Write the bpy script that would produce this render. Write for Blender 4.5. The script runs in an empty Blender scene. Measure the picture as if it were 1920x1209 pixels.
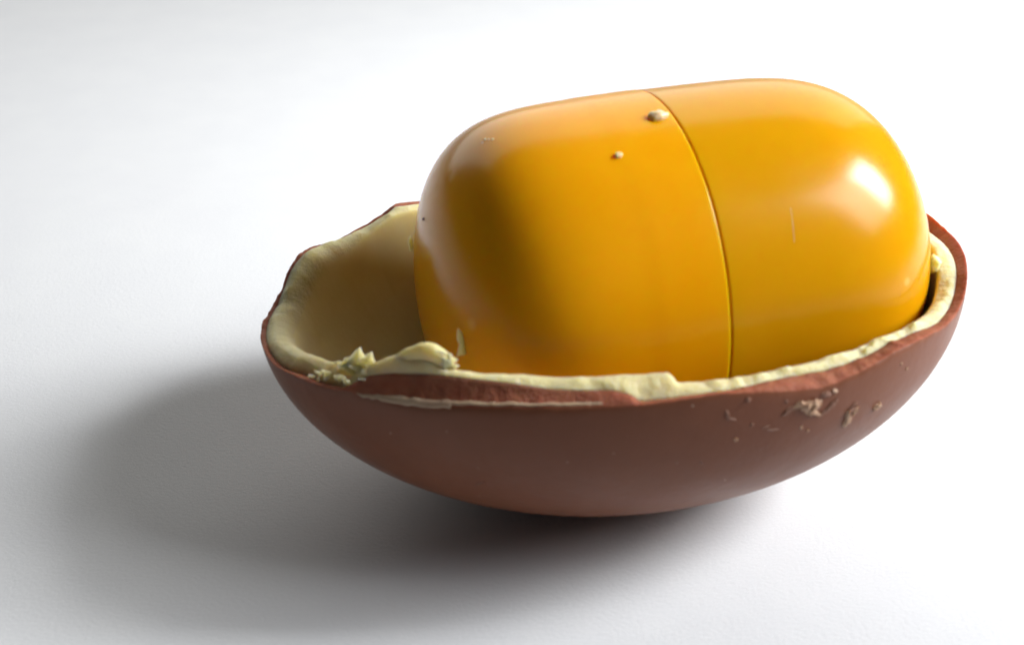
import bpy, bmesh, math, random
import numpy as np
from mathutils import Vector, Matrix, noise

# ------------------------------------------------------------------ scene, camera, light (1 unit = 1 cm)
sc = bpy.context.scene
sc.unit_settings.scale_length = 0.01
COL = sc.collection
cam = bpy.data.objects.new('camera', bpy.data.cameras.new('camera'))
COL.objects.link(cam)
PITCH = 0.5215
cam.location = (-0.8475, -10.3963, 7.4616)
cam.rotation_euler = (math.pi/2 - PITCH, 0, 0)
cam.data.sensor_width = 36
cam.data.lens = 36*2593.2/1920
cam.data.clip_start = 0.1
cam.data.clip_end = 500
cam.data.dof.use_dof = True
cam.data.dof.focus_distance = 13.2
cam.data.dof.aperture_fstop = 0.42
sc.camera = cam

w = bpy.data.worlds.new('World'); sc.world = w; w.use_nodes = True
bg = w.node_tree.nodes['Background']
bg.inputs[0].default_value = (0.92, 0.96, 1.0, 1)
bg.inputs[1].default_value = 0.04

def area(name, az, el, dist, sx, sy, power, color, target=(0, 0, 1.8), aim=None, spread=None):
    L = bpy.data.lights.new(name, 'AREA'); L.shape = 'RECTANGLE'; L.size = sx; L.size_y = sy
    L.energy = power; L.color = color
    o = bpy.data.objects.new(name, L); COL.objects.link(o)
    a, e = math.radians(az), math.radians(el)
    d = Vector((math.cos(a)*math.cos(e), math.sin(a)*math.cos(e), math.sin(e)))
    o.location = Vector(target) + d*dist
    o.rotation_euler = (o.location - Vector(aim or target)).to_track_quat('Z', 'Y').to_euler()
    if spread: L.spread = math.radians(spread)
    return o
area('window_light', 6, 33, 38, 9, 15, 3500, (0.975, 0.99, 1.0), aim=(5, 6, 0), spread=60)
area('soft_key_fill', -5, 34, 41, 22, 20, 2300, (0.975, 0.99, 1.0), aim=(5, 6, 0), spread=60)  # added wide lamp around the window light, softens the cast shadow
area('back_fill', 94, 27, 110, 180, 100, 98000, (1.0, 0.98, 0.92))  # added fill lamp behind the egg, lifts the shadow on the paper

sc.view_settings.view_transform = 'Standard'
sc.view_settings.look = 'None'
sc.view_settings.exposure = -0.1
sc.view_settings.gamma = 1

random.seed(7)

# ------------------------------------------------------------------ helpers
def tag(o, label=None, cat=None, kind=None, group=None):
    if label: o['label'] = label
    if cat: o['category'] = cat
    if kind: o['kind'] = kind
    if group: o['group'] = group
    return o

def mesh_obj(name, verts, faces, mats, parent=None, fmat=None, smooth=True):
    me = bpy.data.meshes.new(name)
    me.from_pydata([tuple(v) for v in verts], [], faces)
    for m in (mats if isinstance(mats, (list, tuple)) else [mats]): me.materials.append(m)
    if fmat is not None: me.polygons.foreach_set('material_index', fmat)
    me.polygons.foreach_set('use_smooth', [smooth]*len(me.polygons))
    me.update()
    o = bpy.data.objects.new(name, me); COL.objects.link(o)
    if parent: o.parent = parent
    return o

def empty(name, loc, rot=(0, 0, 0)):
    o = bpy.data.objects.new(name, None); COL.objects.link(o)
    o.location = loc; o.rotation_euler = rot; o.empty_display_size = 0.3
    return o

def N(nt, t, **kw):
    n = nt.nodes.new(t)
    for k, v in kw.items():
        if k in n.inputs: n.inputs[k].default_value = v
        else: setattr(n, k, v)
    return n

def material(name, color, rough=.4, sss=0., radius=(1, .3, .1), sscale=.1, spec=.5, coat=0., coat_rough=.1,
             bumps=(), var=None, rough_var=None, specks=None):
    m = bpy.data.materials.new(name); m.use_nodes = True
    nt = m.node_tree; p = nt.nodes['Principled BSDF']; L = nt.links.new
    p.inputs['Base Color'].default_value = (*color, 1)
    p.inputs['Roughness'].default_value = rough
    p.inputs['Specular IOR Level'].default_value = spec
    p.inputs['Subsurface Weight'].default_value = sss
    p.inputs['Subsurface Radius'].default_value = radius
    p.inputs['Subsurface Scale'].default_value = sscale
    p.inputs['Coat Weight'].default_value = coat
    p.inputs['Coat Roughness'].default_value = coat_rough
    tc = nt.nodes.new('ShaderNodeTexCoord')
    last = None
    if var:
        scale, col2, lo, hi = var
        n = N(nt, 'ShaderNodeTexNoise', Scale=scale, Detail=5.0, Roughness=.6); L(tc.outputs['Object'], n.inputs['Vector'])
        r = N(nt, 'ShaderNodeMapRange'); r.inputs[1].default_value = lo; r.inputs[2].default_value = hi
        L(n.outputs[0], r.inputs[0])
        mx = N(nt, 'ShaderNodeMix', data_type='RGBA'); mx.inputs[6].default_value = (*color, 1); mx.inputs[7].default_value = (*col2, 1)
        L(r.outputs[0], mx.inputs[0]); last = mx.outputs[2]
    if specks:
        for scale, thr, col2, amt in specks:
            v = N(nt, 'ShaderNodeTexVoronoi', Scale=scale); L(tc.outputs['Object'], v.inputs['Vector'])
            # only some cells carry a speck
            sp = N(nt, 'ShaderNodeSeparateColor'); L(v.outputs['Color'], sp.inputs[0])
            c1 = N(nt, 'ShaderNodeMath', operation='LESS_THAN'); c1.inputs[1].default_value = amt; L(sp.outputs[0], c1.inputs[0])
            c2 = N(nt, 'ShaderNodeMapRange'); c2.inputs[1].default_value = thr; c2.inputs[2].default_value = thr*.4
            L(v.outputs['Distance'], c2.inputs[0])
            mu = N(nt, 'ShaderNodeMath', operation='MULTIPLY'); L(c1.outputs[0], mu.inputs[0]); L(c2.outputs[0], mu.inputs[1])
            mx = N(nt, 'ShaderNodeMix', data_type='RGBA'); mx.inputs[7].default_value = (*col2, 1)
            L(mu.outputs[0], mx.inputs[0])
            if last: L(last, mx.inputs[6])
            else: mx.inputs[6].default_value = (*color, 1)
            last = mx.outputs[2]
    if last: L(last, p.inputs['Base Color'])
    if rough_var:
        scale, lo, hi = rough_var
        n = N(nt, 'ShaderNodeTexNoise', Scale=scale, Detail=4.0); L(tc.outputs['Object'], n.inputs['Vector'])
        r = N(nt, 'ShaderNodeMapRange'); r.inputs[1].default_value = .3; r.inputs[2].default_value = .7
        r.inputs[3].default_value = lo; r.inputs[4].default_value = hi
        L(n.outputs[0], r.inputs[0]); L(r.outputs[0], p.inputs['Roughness'])
    prev = None
    for scale, dist, stretch in bumps:
        mp = N(nt, 'ShaderNodeMapping'); mp.inputs['Scale'].default_value = stretch
        L(tc.outputs['Object'], mp.inputs[0])
        n = N(nt, 'ShaderNodeTexNoise', Scale=scale, Detail=4.0, Roughness=.6); L(mp.outputs[0], n.inputs['Vector'])
        b = N(nt, 'ShaderNodeBump', Strength=1.0, Distance=dist); L(n.outputs[0], b.inputs['Height'])
        if prev: L(prev.outputs[0], b.inputs['Normal'])
        prev = b
    if prev: L(prev.outputs[0], p.inputs['Normal'])
    return m

M_paper = material('white_paper', (.715, .722, .738), .75, spec=.25, bumps=[(24, .0036, (1, 1.3, 1)), (60, .0022, (1, 2, 1))],
                   var=(1.2, (.695, .702, .722), .35, .65))
M_milk = material('milk_chocolate', (.176, .063, .033), .36, sss=.25, radius=(1, .45, .25), sscale=.04, spec=.17,
                  bumps=[(1.6, .012, (1, 1, 1)), (30, .0012, (1, 1, 1))], var=(.9, (.195, .073, .039), .35, .7),
                  rough_var=(1.3, .30, .46), specks=[(9, .10, (.42, .30, .22), .10)])
M_broken = material('broken_milk_chocolate', (.27, .072, .036), .7, sss=.5, radius=(1, .35, .12), sscale=.10, spec=.3,
                    bumps=[(12, .020, (1, 1, 1)), (34, .010, (1, 1, 1))], var=(7, (.32, .110, .056), .3, .65))
M_white = material('white_chocolate', (.73, .64, .32), .5, sss=.9, radius=(1, .8, .36), sscale=.20, spec=.35,
                   bumps=[(14, .003, (1, 1, 1)), (60, .0015, (1, 1, 1))], var=(3, (.76, .68, .38), .35, .7))
M_crack = material('fractured_white_chocolate', (.75, .67, .37), .6, sss=.9, radius=(1, .8, .36), sscale=.16, spec=.25,
                   bumps=[(9, .018, (1, 1, 1)), (34, .008, (1, 1, 1))], var=(5, (.70, .61, .34), .35, .7))
M_streak = material('smeared_white_chocolate', (.42, .28, .19), .5, sss=.3, radius=(1, .7, .4), sscale=.05, spec=.3,
                    bumps=[(14, .008, (1, 1, 1))], var=(3, (.5, .38, .25), .35, .7))
M_cap = material('orange_yellow_plastic', (.77, .333, .001), .19, sss=.75, radius=(1, .30, .03), sscale=.26, spec=.22,
                 bumps=[(1.1, .0018, (.35, 1, 1)), (35, .0005, (1, 1, 1))], rough_var=(2.0, .17, .23),
                 var=(1.3, (.80, .362, .003), .4, .75), specks=[(2.2, .16, (.90, .50, .12), .20), (9, .05, (.85, .55, .2), .04)])
M_body = material('olive_yellow_plastic', (.62, .288, .001), .18, sss=.75, radius=(1, .36, .03), sscale=.24, spec=.22,
                  bumps=[(1.1, .0018, (.35, 1, 1)), (35, .0005, (1, 1, 1))], rough_var=(2.0, .16, .22),
                  var=(1.3, (.66, .312, .003), .4, .75), specks=[(2.6, .12, (.76, .42, .07), .12), (9, .05, (.8, .55, .2), .05)])
M_nub = material('pale_plastic_nub', (.80, .62, .36), .25, sss=.5, radius=(1, .6, .2), sscale=.05)
M_crumb = material('pale_chocolate_crumb', (.38, .23, .14), .6, sss=.3, radius=(1, .6, .3), sscale=.03, bumps=[(30, .01, (1, 1, 1))])
M_crumb2 = material('brown_chocolate_crumb', (.22, .10, .06), .55, bumps=[(30, .01, (1, 1, 1))])
M_dust = material('grey_dust', (.50, .44, .38), .8)
M_dark = material('dark_speck', (.06, .03, .01), .6)  # for the speck, and for the shade painted into the seam

# ------------------------------------------------------------------ the paper the egg stands on
pv, pf = [], []
GX, GY = 60, 60
for j in range(GY+1):
    for i in range(GX+1):
        x = -60 + 130*i/GX; y = -40 + 130*j/GY
        pv.append((x, y, 0))
for j in range(GY):
    for i in range(GX):
        a = j*(GX+1)+i; pf.append((a, a+1, a+GX+2, a+GX+1))
paper = mesh_obj('white_paper_surface', pv, pf, M_paper)
tag(paper, 'matte white paper surface under the broken chocolate egg', 'paper', 'structure')

# ------------------------------------------------------------------ the half chocolate egg
A, B, D, K = 3.0, 2.1078, 1.8791, 0.0268
egg = empty('chocolate_egg_half', (0, 0, 0))
tag(egg, 'broken half shell of a milk chocolate egg lined with white chocolate', 'chocolate egg')
EGG = Matrix.Translation((0, 0, 1.8779)) @ Matrix.Rotation(0.1079, 4, 'Z') @ Matrix.Rotation(-0.0591, 4, 'Y') @ Matrix.Rotation(-0.0197, 4, 'X')
EGGN = np.array(EGG)

# the broken rim, measured round the egg: (bearing in degrees, latitude in degrees)
O_T = [(6.1, 3.18), (12.2, 4.03), (30, 3.4), (60, 3.0), (95, 2.8), (118, 3.6), (126.5, 5.8), (128.5, 3.92), (133.3, 1.93), (138.3, 1.05), (142.2, 0.87), (148.4, 3.15), (153.0, 3.23), (156.5, 0.94), (159.0, -1.78), (161.6, -4.32), (169.4, -4.45), (176.9, -3.87), (181.1, -4.18), (189, -3.2), (197.1, -2.6), (206.5, -0.94), (211.6, -0.52), (217.7, 0.28), (222.1, 1.17), (224.3, 0.5), (231.1, 0.97), (237.2, 1.49), (240.3, 1.97), (246.8, 2.61), (254.2, 3.15), (259.9, 3.13), (265.5, 2.87), (271.2, 3.41), (274.1, 3.6), (277.0, 3.57), (279.5, 3.4), (284.5, 2.12), (289.8, 0.26), (294.0, -1.0), (296.9, -0.81), (301.7, -0.04), (305.1, 0.58), (308.8, 1.25), (313.1, 1.1), (318.0, 0.24), (324.4, -1.0), (330, -1.4), (336.0, -.8), (343.5, 1.8), (352.0, 3.1), (359.2, 3.06)]
M_T = [(1.0, 1.42), (7.1, 1.05), (30, 2.6), (60, 3), (95, 3), (118, 4.2), (127.9, 6.89), (130.0, 4.93), (135.0, 2.9), (140.3, 2.08), (144.4, 2.34), (148.8, 3.75), (153.5, 4.02), (158.3, 1.79), (161.9, -1.4), (166.9, -3.73), (172.8, -3.84), (180, -3.7), (187.0, -3.3), (194, -3.2), (201.7, -2.7), (208.1, -1.9), (215.1, -1.0), (219.0, -0.2), (221.4, 2.44), (224.1, 5.0), (228.4, 6.75), (234.3, 8.06), (238.8, 8.37), (244.0, 8.15), (249.4, 7.52), (254.0, 6.43), (256.7, 5.98), (259.8, 5.71), (263.6, 5.67), (266.3, 4.37), (267.4, 2.6), (271.6, 2.6), (274.8, 2.8), (277.6, 2.6), (280.3, 2.55), (285.4, 2.42), (291.0, 1.58), (296.9, 0.55), (301.9, 0.19), (307.4, 0.33), (311.4, 1.0), (316.4, 0.07), (327.0, -1.9), (335, -2.0), (340.8, -0.5), (346, 1.4), (352.2, 1.68)]
I_T = [(0, 3.0), (30, 3.0), (60, 3.2), (95, 3.2), (118, 4.8), (126.5, 7.0), (131.5, 7.6), (136.5, 4.65), (141.5, 2.89), (146.4, 1.79), (152.7, 1.4), (156.2, -1.04), (160.2, -4.4), (166.5, -6.6), (174.5, -7.2), (182, -6.0), (189, -3.6), (195.9, -1.3), (202.1, .8), (208.0, 2.6), (210.8, 2.6), (214.1, 3.37), (221.0, 6.2), (222.5, 6.7), (226.0, 9.4), (230.0, 12.0), (232.4, 13.0), (234.2, 12.8), (235.4, 11.4), (236.3, 9.6), (237.6, 8.8), (240.0, 8.4), (243.4, 8.01), (248.5, 8.6), (253.5, 8.0), (259.8, 7.79), (266.1, 8.02), (272.1, 7.58), (272.7, 6.58), (273.4, 4.14), (276.3, 3.61), (281.7, 2.97), (287.2, 2.74), (293.3, 2.48), (299.8, 1.99), (305.4, 1.4), (309.6, 1.69), (313.0, 1.25), (314.3, 0.69), (320.6, -0.45), (329, -2.2), (336, -2.6), (341, -1.4), (346.0, 1.5), (353, 2.8)]

def table(T, ph):
    a = np.array(sorted(T)); x = np.concatenate([a[-3:, 0]-360, a[:, 0], a[:3, 0]+360]); y = np.concatenate([a[-3:, 1], a[:, 1], a[:3, 1]])
    return np.interp(ph % 360, x, y)

def egg_pt(ph, lam, off):
    """point of the egg (its own frame) at bearing ph and latitude lam (degrees), off cm inside the outer skin"""
    p, l = np.radians(ph), np.radians(lam)
    cx = np.cos(p)*np.cos(l); x = (A-off)*cx; g = 1 + K*x/A
    return np.stack([x, (B-off)*g*np.sin(p)*np.cos(l), (D-off)*g*np.sin(l)], -1)

def to_world(P):
    return P @ EGGN[:3, :3].T + EGGN[:3, 3]

NP = 1080
PH = np.arange(NP)*360.0/NP
def fbm(P, s, seed, octv=3):
    out = np.empty(P.shape[:-1]); F = P.reshape(-1, 3)*s + seed
    o = out.reshape(-1)
    for i in range(len(F)): o[i] = noise.fractal(Vector(F[i]), 1.0, 2.0, octv)
    return out
def ring(s, seed):   # noise round the rim
    c = egg_pt(PH, PH*0, 0); return fbm(c, s, seed, 3)
def bumpfn(x, a, b, soft=4):   # 1 between bearings a and b
    return np.clip((x-a)/soft, 0, 1)*np.clip((b-x)/soft, 0, 1)

leftness = bumpfn(PH, 136, 214, 10)
TM = .09 - .045*bumpfn(PH, 128, 208, 8) + .05*bumpfn(PH, 282, 326, 8) + .03*bumpfn(PH, 222, 266, 4)
TI = .24 + .05*leftness
lamO = table(O_T, PH) + ring(9, 3.1)*(.25 + .45*bumpfn(PH, 140, 205)) + .18*ring(30, 9.)*(.4+bumpfn(PH, 140, 222))
lamM = table(M_T, PH) + .18*ring(11, 7.7)*(1-.8*bumpfn(PH, 222, 264))
lamI = table(I_T, PH) + .16*ring(7, 1.7) + .14*ring(25, 4.4)*bumpfn(PH, 200, 222) + .22*ring(22, 8.4)*bumpfn(PH, 273, 330)
lamM = np.where(np.abs(lamM-lamO) < .15, lamO+.15, lamM)

def col(v): return v[:, None]
def rows(lam_end, off, n, p=1.0):     # from the bottom up to the rim
    t = np.linspace(0, 1, n)**p
    lam = -89.6 + (col(lam_end)+89.6)*t[None, :]
    return egg_pt(col(PH)+0*lam, lam, off if np.isscalar(off) else col(off)+0*lam)
def bandrows(P0, P1, n, bulge, nrm):
    t = np.linspace(0, 1, n)[None, :, None]
    P = P0[:, None]*(1-t) + P1[:, None]*t
    return P + (np.sin(np.pi*t)*bulge[:, None, None])*nrm[:, None]
PO = egg_pt(PH, lamO, 0); PM = egg_pt(PH, lamM, TM); PI = egg_pt(PH, lamI, TI)
UP = np.zeros((NP, 3)); UP[:, 2] = 1
rad = PO.copy(); rad[:, 2] = 0; rad /= np.linalg.norm(rad, axis=1)[:, None]

def grid_mesh(name, P, mats, fm=None, parent=egg):
    """P: (NP, R, 3) profile rings, closed at both poles"""
    W = to_world(P); R = P.shape[1]
    verts = W.reshape(-1, 3); faces = []; mi = []
    for i in range(NP):
        a, b = i*R, ((i+1) % NP)*R
        for j in range(R-1):
            faces.append((a+j, b+j, b+j+1, a+j+1)); mi.append(fm[j] if fm else 0)
    faces.append(tuple(i*R for i in reversed(range(NP)))); mi.append(fm[0] if fm else 0)
    faces.append(tuple(i*R+R-1 for i in range(NP))); mi.append(fm[-1] if fm else 0)
    return mesh_obj(name, verts, faces, mats, parent, mi)

# brown layer: outer skin, broken edge, inner side (hidden against the lining)
outer = rows(lamO, 0.0, 70)
nb = 9
b1 = bandrows(PO, PM, nb, .022*np.ones(NP) - .035*bumpfn(PH, 226, 264, 6), UP*.6+rad*.8)
rough = .006 + .016*bumpfn(PH, 284, 322, 8)
t = np.sin(np.pi*np.linspace(0, 1, nb))[None, :]
b1 = b1 + (fbm(b1, 7, 2.2)*t*col(rough))[..., None]*(UP*.5+rad*.8)[:, None]
inn = rows(lamM-.1, TM, 30)[:, ::-1]
P = np.concatenate([outer, b1[:, 1:], inn[:, 1:]], 1)
# a softened arris along the skin's edge
for k in range(2):
    j0 = 69; P[:, j0] = .5*P[:, j0] + .25*(P[:, j0-1]*.15+P[:, j0]*.85) + .25*P[:, j0+1]
fm = [0]*69 + [1]*(nb-1) + [1]*29
brown = grid_mesh('milk_chocolate_layer', P, [M_milk, M_broken], fm)

# white lining: outer side (hidden), broken rim, inner surface
wo = rows(lamM-.25, TM+.004, 30)
nw = 16
bul = .02 + .055*leftness + .03*bumpfn(PH, 222, 240, 5)
b2 = bandrows(PM, PI, nw, bul, UP*.9 + rad*.3)
t = np.sin(np.pi*np.linspace(0.03, .97, nw))[None, :]
crumbly = .016 + .012*bumpfn(PH, 206, 224, 4) + .02*bumpfn(PH, 274, 326, 5) + .012*bumpfn(PH, 150, 170, 5)
b2 = b2 + (fbm(b2, 6, 5.5)*t*col(crumbly))[..., None]*UP[:, None]*1.3
inner = rows(lamI, TI, 60)[:, ::-1]
P = np.concatenate([wo, b2, inner[:, 1:]], 1)
j0 = 30+nw-1
for k in range(26):     # round the inner arris, most of all on the left
    Q = P.copy(); wgt = col(.04+.40*leftness)[..., None]
    P[:, j0-8:j0+7] = Q[:, j0-8:j0+7]*(1-wgt) + wgt*.5*(Q[:, j0-9:j0+6]+Q[:, j0-7:j0+8])
lining = grid_mesh('white_chocolate_lining', P, [M_white, M_crack], [0]*30 + [1]*(nw-2) + [0]*61)

def band_pt(ph, f, lift=0.0):
    """a point of the broken brown face at fraction f from the skin's edge to the lining"""
    ph = np.asarray(ph, float)
    lo = np.interp(ph, PH, lamO); lm = np.interp(ph, PH, lamM); tm = np.interp(ph, PH, TM)
    a = egg_pt(ph, lo, 0*ph); b = egg_pt(ph, lm, tm); p = a + (b-a)*np.asarray(f)[..., None]
    r = p.copy(); r[..., 2] = 0; r /= np.linalg.norm(r, axis=-1)[..., None]
    return p + (r*.85 + np.array([0, 0, .45]))*np.asarray(lift)[..., None]

# smeared white streak under the red-brown band
def ribbon(name, spec, mat, thick, parent):
    s = np.array(spec); ph = np.linspace(s[0, 0], s[-1, 0], 240); f0 = np.interp(ph, s[:, 0], s[:, 1]); f1 = np.interp(ph, s[:, 0], s[:, 2])
    nzv = np.array([noise.fractal(Vector((p*.5, 3, 1)), 1, 2, 3) for p in ph])
    f1 = f1 + .05*nzv; f0 = f0 + .03*nzv
    n = 9; verts = []; faces = []
    u = np.linspace(0, 1, n)
    for i in range(len(ph)):
        top = band_pt(np.full(n, ph[i]), f0[i]+(f1[i]-f0[i])*u, thick*np.sin(np.pi*u)**.5 - .006)
        bot = band_pt(np.full(n, ph[i]), f0[i]+(f1[i]-f0[i])*u, np.full(n, -.05))
        verts += list(to_world(top)) + list(to_world(bot)[::-1])
    m = 2*n
    for i in range(len(ph)-1):
        for j in range(m):
            faces.append((i*m+j, i*m+(j+1) % m, (i+1)*m+(j+1) % m, (i+1)*m+j))
    faces.append(tuple(range(m))[::-1]); faces.append(tuple((len(ph)-1)*m+j for j in range(m)))
    return mesh_obj(name, verts, faces, mat, parent)
ribbon('white_streak', [(221.6, .10, .35), (224, .02, .30), (229, .00, .27), (236, .00, .25), (240, .0, .24)], M_streak, .016, egg)
ribbon('white_streak', [(239.2, .11, .25), (245, .12, .24), (254, .14, .28), (260, .14, .34), (264, .10, .5), (267, .05, .75), (268.5, .1, .6)], M_streak, .014, egg)

# the curled shaving on the front rim
def to_egg_world(ph, lam, off): return Vector(to_world(egg_pt(np.array([ph], float), np.array([lam], float), np.array([off], float)))[0])
def tube(name, path, mat, parent, nseg=20, amp=.02, ns=5., sub=8, flat=1.0, seed=0.):
    """path: (point, radius) list; a smooth lumpy tapering body along it"""
    pts = [Vector(p[0]) for p in path]; rs = [p[1] for p in path]
    P, R = [], []
    for i in range(len(pts)-1):
        p0 = pts[max(i-1, 0)]; p1 = pts[i]; p2 = pts[i+1]; p3 = pts[min(i+2, len(pts)-1)]
        for k in range(sub):
            u = k/sub; u2 = u*u; u3 = u2*u
            P.append(.5*((2*p1)+(p2-p0)*u+(2*p0-5*p1+4*p2-p3)*u2+(3*p1-p0-3*p2+p3)*u3)); R.append(rs[i]*(1-u)+rs[i+1]*u)
    P.append(pts[-1]); R.append(rs[-1])
    verts = []; n = len(P)
    side = None
    for i in range(n):
        tdir = (P[min(i+1, n-1)]-P[max(i-1, 0)]).normalized()
        if side is None: side = tdir.cross(Vector((0, 0, 1))).normalized()
        side = (side - tdir*side.dot(tdir)).normalized(); up2 = side.cross(tdir)
        for k in range(nseg):
            a = 2*math.pi*k/nseg
            v = P[i] + (side*math.cos(a)*flat + up2*math.sin(a))*R[i]
            d = (v-P[i]).normalized()
            verts.append(v + d*amp*noise.fractal(v*ns+Vector((seed, 0, 0)), 1, 2, 3))
    faces = []
    for i in range(n-1):
        for k in range(nseg):
            faces.append((i*nseg+k, i*nseg+(k+1) % nseg, (i+1)*nseg+(k+1) % nseg, (i+1)*nseg+k))
    faces.append(tuple(range(nseg))[::-1]); faces.append(tuple((n-1)*nseg+k for k in range(nseg)))
    return mesh_obj(name, verts, faces, mat, parent)
E_ = to_egg_world
curl = tube('chocolate_curl', [(E_(227.5, 8.6, .20), .03), (E_(230.2, 10.9, .21), .055), (E_(232.8, 12.4, .21), .07), (E_(235.0, 12.3, .20), .075),
                               (E_(236.5, 11.4, .20), .068), (E_(237.3, 10.5, .21), .052), (E_(237.7, 9.9, .22), .03)],
            M_white, egg, amp=.018, ns=3.5, flat=.8)
curl['label'] = 'cream curl of white chocolate peeled up from the front rim'
# little splinters and crumbs: irregular low lumps
def lump_mesh(name, size, mat, seed, sub=2, rough=.35, spike=0.):
    bm = bmesh.new(); bmesh.ops.create_icosphere(bm, subdivisions=sub, radius=1.0)
    for v in bm.verts:
        k = 1 + rough*noise.fractal(v.co*1.6+Vector((seed*3.3, seed, 0)), 1, 2, 3)
        if spike: k *= 1 + spike*max(0, v.co.z)**3
        v.co = Vector((v.co.x*size[0], v.co.y*size[1], v.co.z*size[2]))*k
    me = bpy.data.meshes.new(name); bm.to_mesh(me); bm.free(); me.materials.append(mat)
    return me
def put(name, me, loc, rot, parent):
    o = bpy.data.objects.new(name, me); COL.objects.link(o); o.location = loc; o.rotation_euler = rot
    if parent: o.parent = parent
    return o
def shard(name, base, tip, width, mat, parent, seed):
    """a thin pointed flake from base to tip"""
    base, tip = Vector(base), Vector(tip); ax = (tip-base); L = ax.length; ax.normalize()
    s = ax.cross(Vector((0, 1, .3))).normalized(); n = s.cross(ax)
    rnd = random.Random(seed); verts = []; faces = []; seg = 5
    for i in range(seg):
        u = i/seg; wv = width*(1-u)**.8*(1+.3*rnd.uniform(-1, 1)); c = base + ax*L*u + s*width*.25*rnd.uniform(-1, 1)
        for dx, dy in ((1, 0), (0, .5), (-1, 0), (0, -.5)): verts.append(c + s*dx*wv + n*dy*wv)
    verts.append(tip)
    for i in range(seg-1):
        for k in range(4): faces.append((i*4+k, i*4+(k+1) % 4, i*4+4+(k+1) % 4, i*4+4+k))
    for k in range(4): faces.append(((seg-1)*4+k, (seg-1)*4+(k+1) % 4, seg*4))
    faces.append((3, 2, 1, 0))
    return mesh_obj(name, verts, faces, mat, parent, smooth=False)
rim_splinters = [((218.3, 3.4, .20), (220.4, 11.0, .17), .10), ((216.7, 3.4, .19), (218.9, 8.4, .18), .08), ((220.6, 4.2, .20), (222.9, 10.4, .18), .085),
                 ((213.2, 2.9, .22), (214.6, 4.6, .20), .035), ((217.0, 2.2, .08), (219.8, 3.6, .06), .05), ((214.5, 1.5, .10), (213.4, 3.0, .07), .045),
                 ((212.4, 1.0, .10), (211.5, 2.0, .06), .03), ((219.5, 2.2, .06), (221.0, 3.3, .05), .04), ((218.6, 4.0, .22), (217.6, 6.0, .20), .03), ((222.4, 3.2, .1), (224.2, 4.6, .06), .035)]
for i, (b, tp, wd) in enumerate(rim_splinters):
    shard('chocolate_splinter', E_(*b), E_(*tp), wd, M_white, egg, i)
for i in range(6):
    ph = random.uniform(210, 221); o = E_(ph, np.interp(ph, PH, lamM)+random.uniform(.3, 2.5), random.uniform(.05, .16))
    s = random.uniform(.012, .022)
    put('rim_crumb', lump_mesh('rim_crumb', (s*1.6, s, s*.7), M_white, i, 1, .6), o, (random.random()*3, random.random()*3, 0), egg)
# torn tip of the curl
for i in range(9):
    ph = 237.1+random.uniform(-.3, .5); o = E_(ph, 11.0+random.uniform(-1.2, 1.0), .20+random.uniform(-.05, .04))
    s = random.uniform(.010, .020)
    put('curl_crumb', lump_mesh('curl_crumb', (s, s, s*1.2), M_white, i+40, 1, .7), o, (random.random()*3, 0, 0), curl)

for i, (b, tp, wd) in enumerate([((236.6, 11.0, .19), (239.3, 11.7, .20), .075), ((236.9, 10.4, .18), (239.7, 10.3, .19), .075), ((236.2, 11.9, .19), (238.4, 13.0, .19), .07), ((236.8, 9.9, .18), (239.0, 9.2, .19), .06)]):
    shard('curl_flake', E_(*b), E_(*tp), wd, M_crack, curl, i+60)

# crumbs stuck to the skin below the rim: bearing, latitude, size along, size across, turn, kind
crumbs = [(288.6, -4.7, .045, .018, .7, 1), (289.3, -4.3, .035, .018, .6, 1), (289.9, -3.9, .03, .02, .4, 0), (290.8, -3.5, .04, .03, .3, 0), (291.8, -4.4, .055, .04, .2, 2), (292.6, -5.9, .06, .035, -.4, 2), (293.2, -4.5, .05, .045, .4, 0),
          (293.9, -4.6, .035, .03, .2, 2), (294.0, -7.7, .05, .018, -.6, 0), (293.2, -6.8, .035, .03, .3, 2), (295.5, -7.8, .05, .018, .6, 1), (296.3, -6.8, .055, .02, .8, 1), (296.9, -6.0, .035, .02, .7, 1), (295.2, -2.8, .035, .02, -.4, 1), (296.8, -2.7, .022, .022, 0, 0),
          (301.05, -13.7, .035, .055, .1, 0), (300.6, -11.2, .026, .045, .2, 0), (301.3, -10.5, .04, .016, .3, 1), (302.1, -11.2, .022, .045, -.3, 0), (301.5, -9.0, .035, .016, .5, 1), (307.5, -13.2, .042, .034, .6, 0), (282.5, 1.0, .02, .02, 0, 1),
          (279.5, -2.0, .012, .045, .2, 1), (280.2, -3.5, .03, .012, -.5, 1), (288.5, -1.7, .012, .03, .2, 1), (283.3, -6.1, .025, .012, .4, 1), (285.5, -7.7, .03, .012, .1, 1), (286.8, -9.0, .05, .010, -.2, 1), (291.8, -10.6, .012, .02, 0, 0), (293.3, -12.4, .015, .015, 0, 0), (281.1, -9.7, .018, .022, 0, 0),
          (272.5, -14.6, .010, .015, 0, 1), (276.3, -15.8, .010, .015, 0, 1), (241.5, -22.4, .045, .008, .5, 1), (259.5, -44.3, .012, .012, 0, 0), (312.7, -5.2, .014, .014, 0, 0), (310.8, -2.8, .014, .014, 0, 0)]
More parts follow.
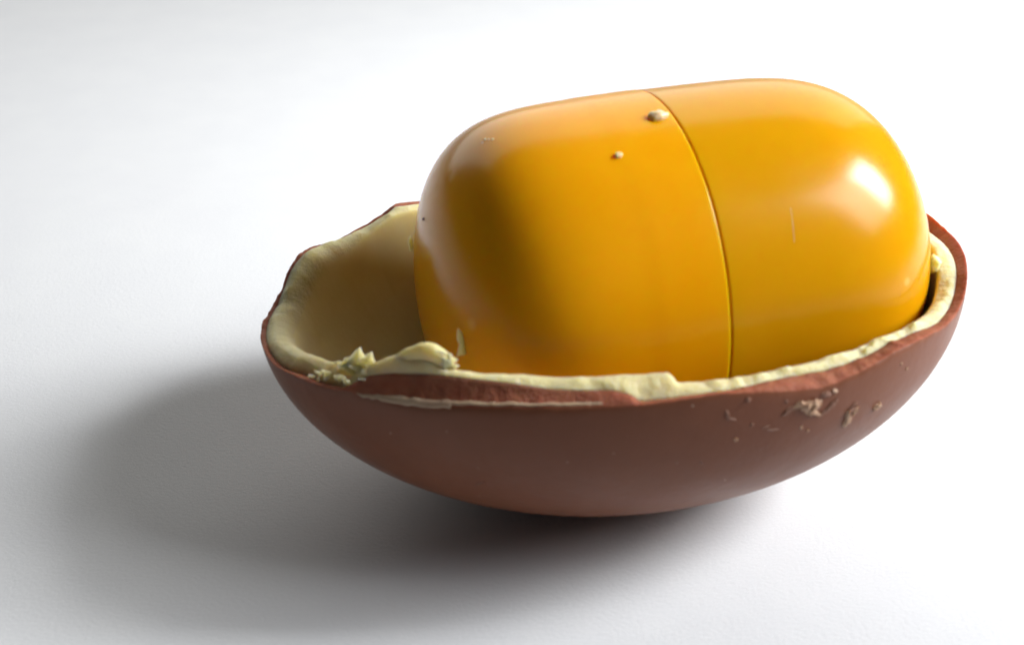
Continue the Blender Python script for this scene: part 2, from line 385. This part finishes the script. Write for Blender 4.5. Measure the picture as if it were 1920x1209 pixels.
for i, (ph, la, sx, sy, turn, kd) in enumerate(crumbs):
    c = E_(ph, la, 0); e1 = (E_(ph+.2, la, 0)-c).normalized(); e2 = (E_(ph, la+.2, 0)-c).normalized(); nn = e1.cross(e2).normalized(); e2 = nn.cross(e1)
    R = Matrix((e1, e2, nn)).transposed() @ Matrix.Rotation(turn, 3, 'Z')
    sz = min(sx, sy)*.6
    me = lump_mesh('chocolate_crumb', (sx, sy, sz), (M_crumb, M_crumb2, M_dust)[kd] if kd != 2 else M_crumb, i+11, 2 if max(sx, sy) > .03 else 1, .7)
    o = put('chocolate_crumb', me, c + nn*sz*.2, R.to_euler(), egg)

# ------------------------------------------------------------------ the plastic capsule lying in the shell
R0, L1, L2, N1, N2 = 1.4972, 2.0101, 2.2407, 5.2961, 4.9752
capsule = empty('toy_capsule', (0.3992, 0.1905, 1.9098))
capsule.scale = (1.03, 1.03, 1.03)
capsule.rotation_euler = (Matrix.Rotation(.2934, 4, 'Z') @ Matrix.Rotation(-.0299, 4, 'Y')).to_euler()
tag(capsule, 'glossy yellow plastic surprise capsule lying inside the chocolate shell', 'capsule')
def lathe(name, prof, mat, parent, n=192):
    verts = []; faces = []; m = len(prof)
    for k in range(n):
        a = 2*math.pi*k/n
        for s, r in prof: verts.append((s, r*math.cos(a), r*math.sin(a)))
    for k in range(n):
        b = ((k+1) % n)*m
        for j in range(m-1): faces.append((k*m+j, k*m+j+1, b+j+1, b+j))
    faces.append(tuple(k*m for k in range(n))); faces.append(tuple(k*m+m-1 for k in reversed(range(n))))
    return mesh_obj(name, verts, faces, mat, parent)
def Rl(s): return R0*math.sqrt(max(0, 1-(abs(s)/L1)**N1)) + .004*max(0, min(1, (s+.62)/.12))
def Rr(s): return R0*(.998-.030*(s/L2))*math.sqrt(max(0, 1-(s/L2)**N2))
def dome(L, s0, n=70):
    return [L*math.sin(math.pi/2*(i/n)**.9) for i in range(n+1) if L*math.sin(math.pi/2*(i/n)**.9) > s0]
pl = [(-.006, .002), (-.006, R0-.08), (-.006, R0-.018), (-.009, R0-.006), (-.016, R0+.001), (-.021, R0+.002), (-.035, R0+.002)]
pl += [(-s, Rl(-s)) for s in dome(L1*.99999, .08)]
pl[-1] = (pl[-1][0], .002)
pr = [(.004, .002), (.004, R0-.09), (.004, R0*.998-.016), (.007, R0*.998-.006), (.013, R0*.998-.0005), (.017, R0*.998), (.026, R0*.998-.0003)]
pr += [(s, Rr(s)) for s in dome(L2*.99999, .05)]
pr[-1] = (pr[-1][0], .002)
cap_o = lathe('capsule_lid', pl[::-1], M_cap, capsule)
body_o = lathe('capsule_body', pr, M_body, capsule)
body_o['label'] = 'right half of the capsule, a shade more olive yellow'
cap_o['label'] = 'left half of the capsule, warmer orange yellow with a lipped edge'
core = lathe('seam_shade_sleeve', [(-.35, .002), (-.35, R0-.05), (.35, R0-.05), (.35, .002)], M_dark, capsule)  # sleeve coloured dark to paint the shade inside the seam groove
def on_cap(name, loc, size, mat, seed, rough=.15, rot=(0, 0, 0), sub=3):
    me = lump_mesh(name, size, mat, seed, sub, rough)
    me.polygons.foreach_set('use_smooth', [True]*len(me.polygons))
    return put(name, me, loc, rot, None)
def child(o, par):
    o.parent = par; return o
child(on_cap('moulding_nub', (-.135, -.27, 1.487), (.080, .058, .042), M_nub, 3, .3), cap_o)['label'] = 'small pale glossy nub beside the seam'
child(on_cap('moulding_nub', (-.585, -.615, 1.372), (.032, .028, .022), M_nub, 5, .3), cap_o)
for i, (x, y, z, s) in enumerate([(-1.429, .03, 1.369, .012), (-1.456, .01, 1.354, .009), (-1.387, -.034, 1.388, .013), (-1.41, .0, 1.38, .008)]):
    child(on_cap('pale_speck', (x, y, z), (s, s, s), M_nub, i, sub=1), cap_o)
child(on_cap('dark_speck', (-1.912, .205, .694), (.014, .014, .014), M_dark, 2, sub=1), cap_o)
shard('chocolate_chip', (-1.880, -.815, .03), (-1.915, -.765, .235), .062, M_white, cap_o, 8)
child(on_cap('chocolate_chip', (-1.945, .64, .27), (.02, .018, .075), M_white, 9, .5), cap_o)
child(on_cap('chocolate_chip', (2.02, -.95, .16), (.055, .05, .075), M_white, 10, .4), body_o)
for i, (x, y, z, s) in enumerate([(1.085, -1.223, .751, .012), (.558, -1.26, .726, .010), (1.3, -1.31, .45, .010), (.9, -1.38, .38, .010)]):
    child(on_cap('pale_speck', (x, y, z), (s, s, s), M_nub, i+20, sub=1), body_o)


# a hairline scratch on the right half
def on_body(s_, deg, lift=0.0):
    a = math.radians(deg); r = Rr(s_) + lift
    return Vector((s_, r*math.cos(a), r*math.sin(a)))
for pts in ([(.60, 139, 0), (.585, 144, 0), (.57, 149, 0)],):
    child(tube('hairline_scratch', [(on_body(a, b, -.0012), .0024) for a, b, _ in pts], M_nub, None, nseg=6, amp=0, sub=3), body_o)
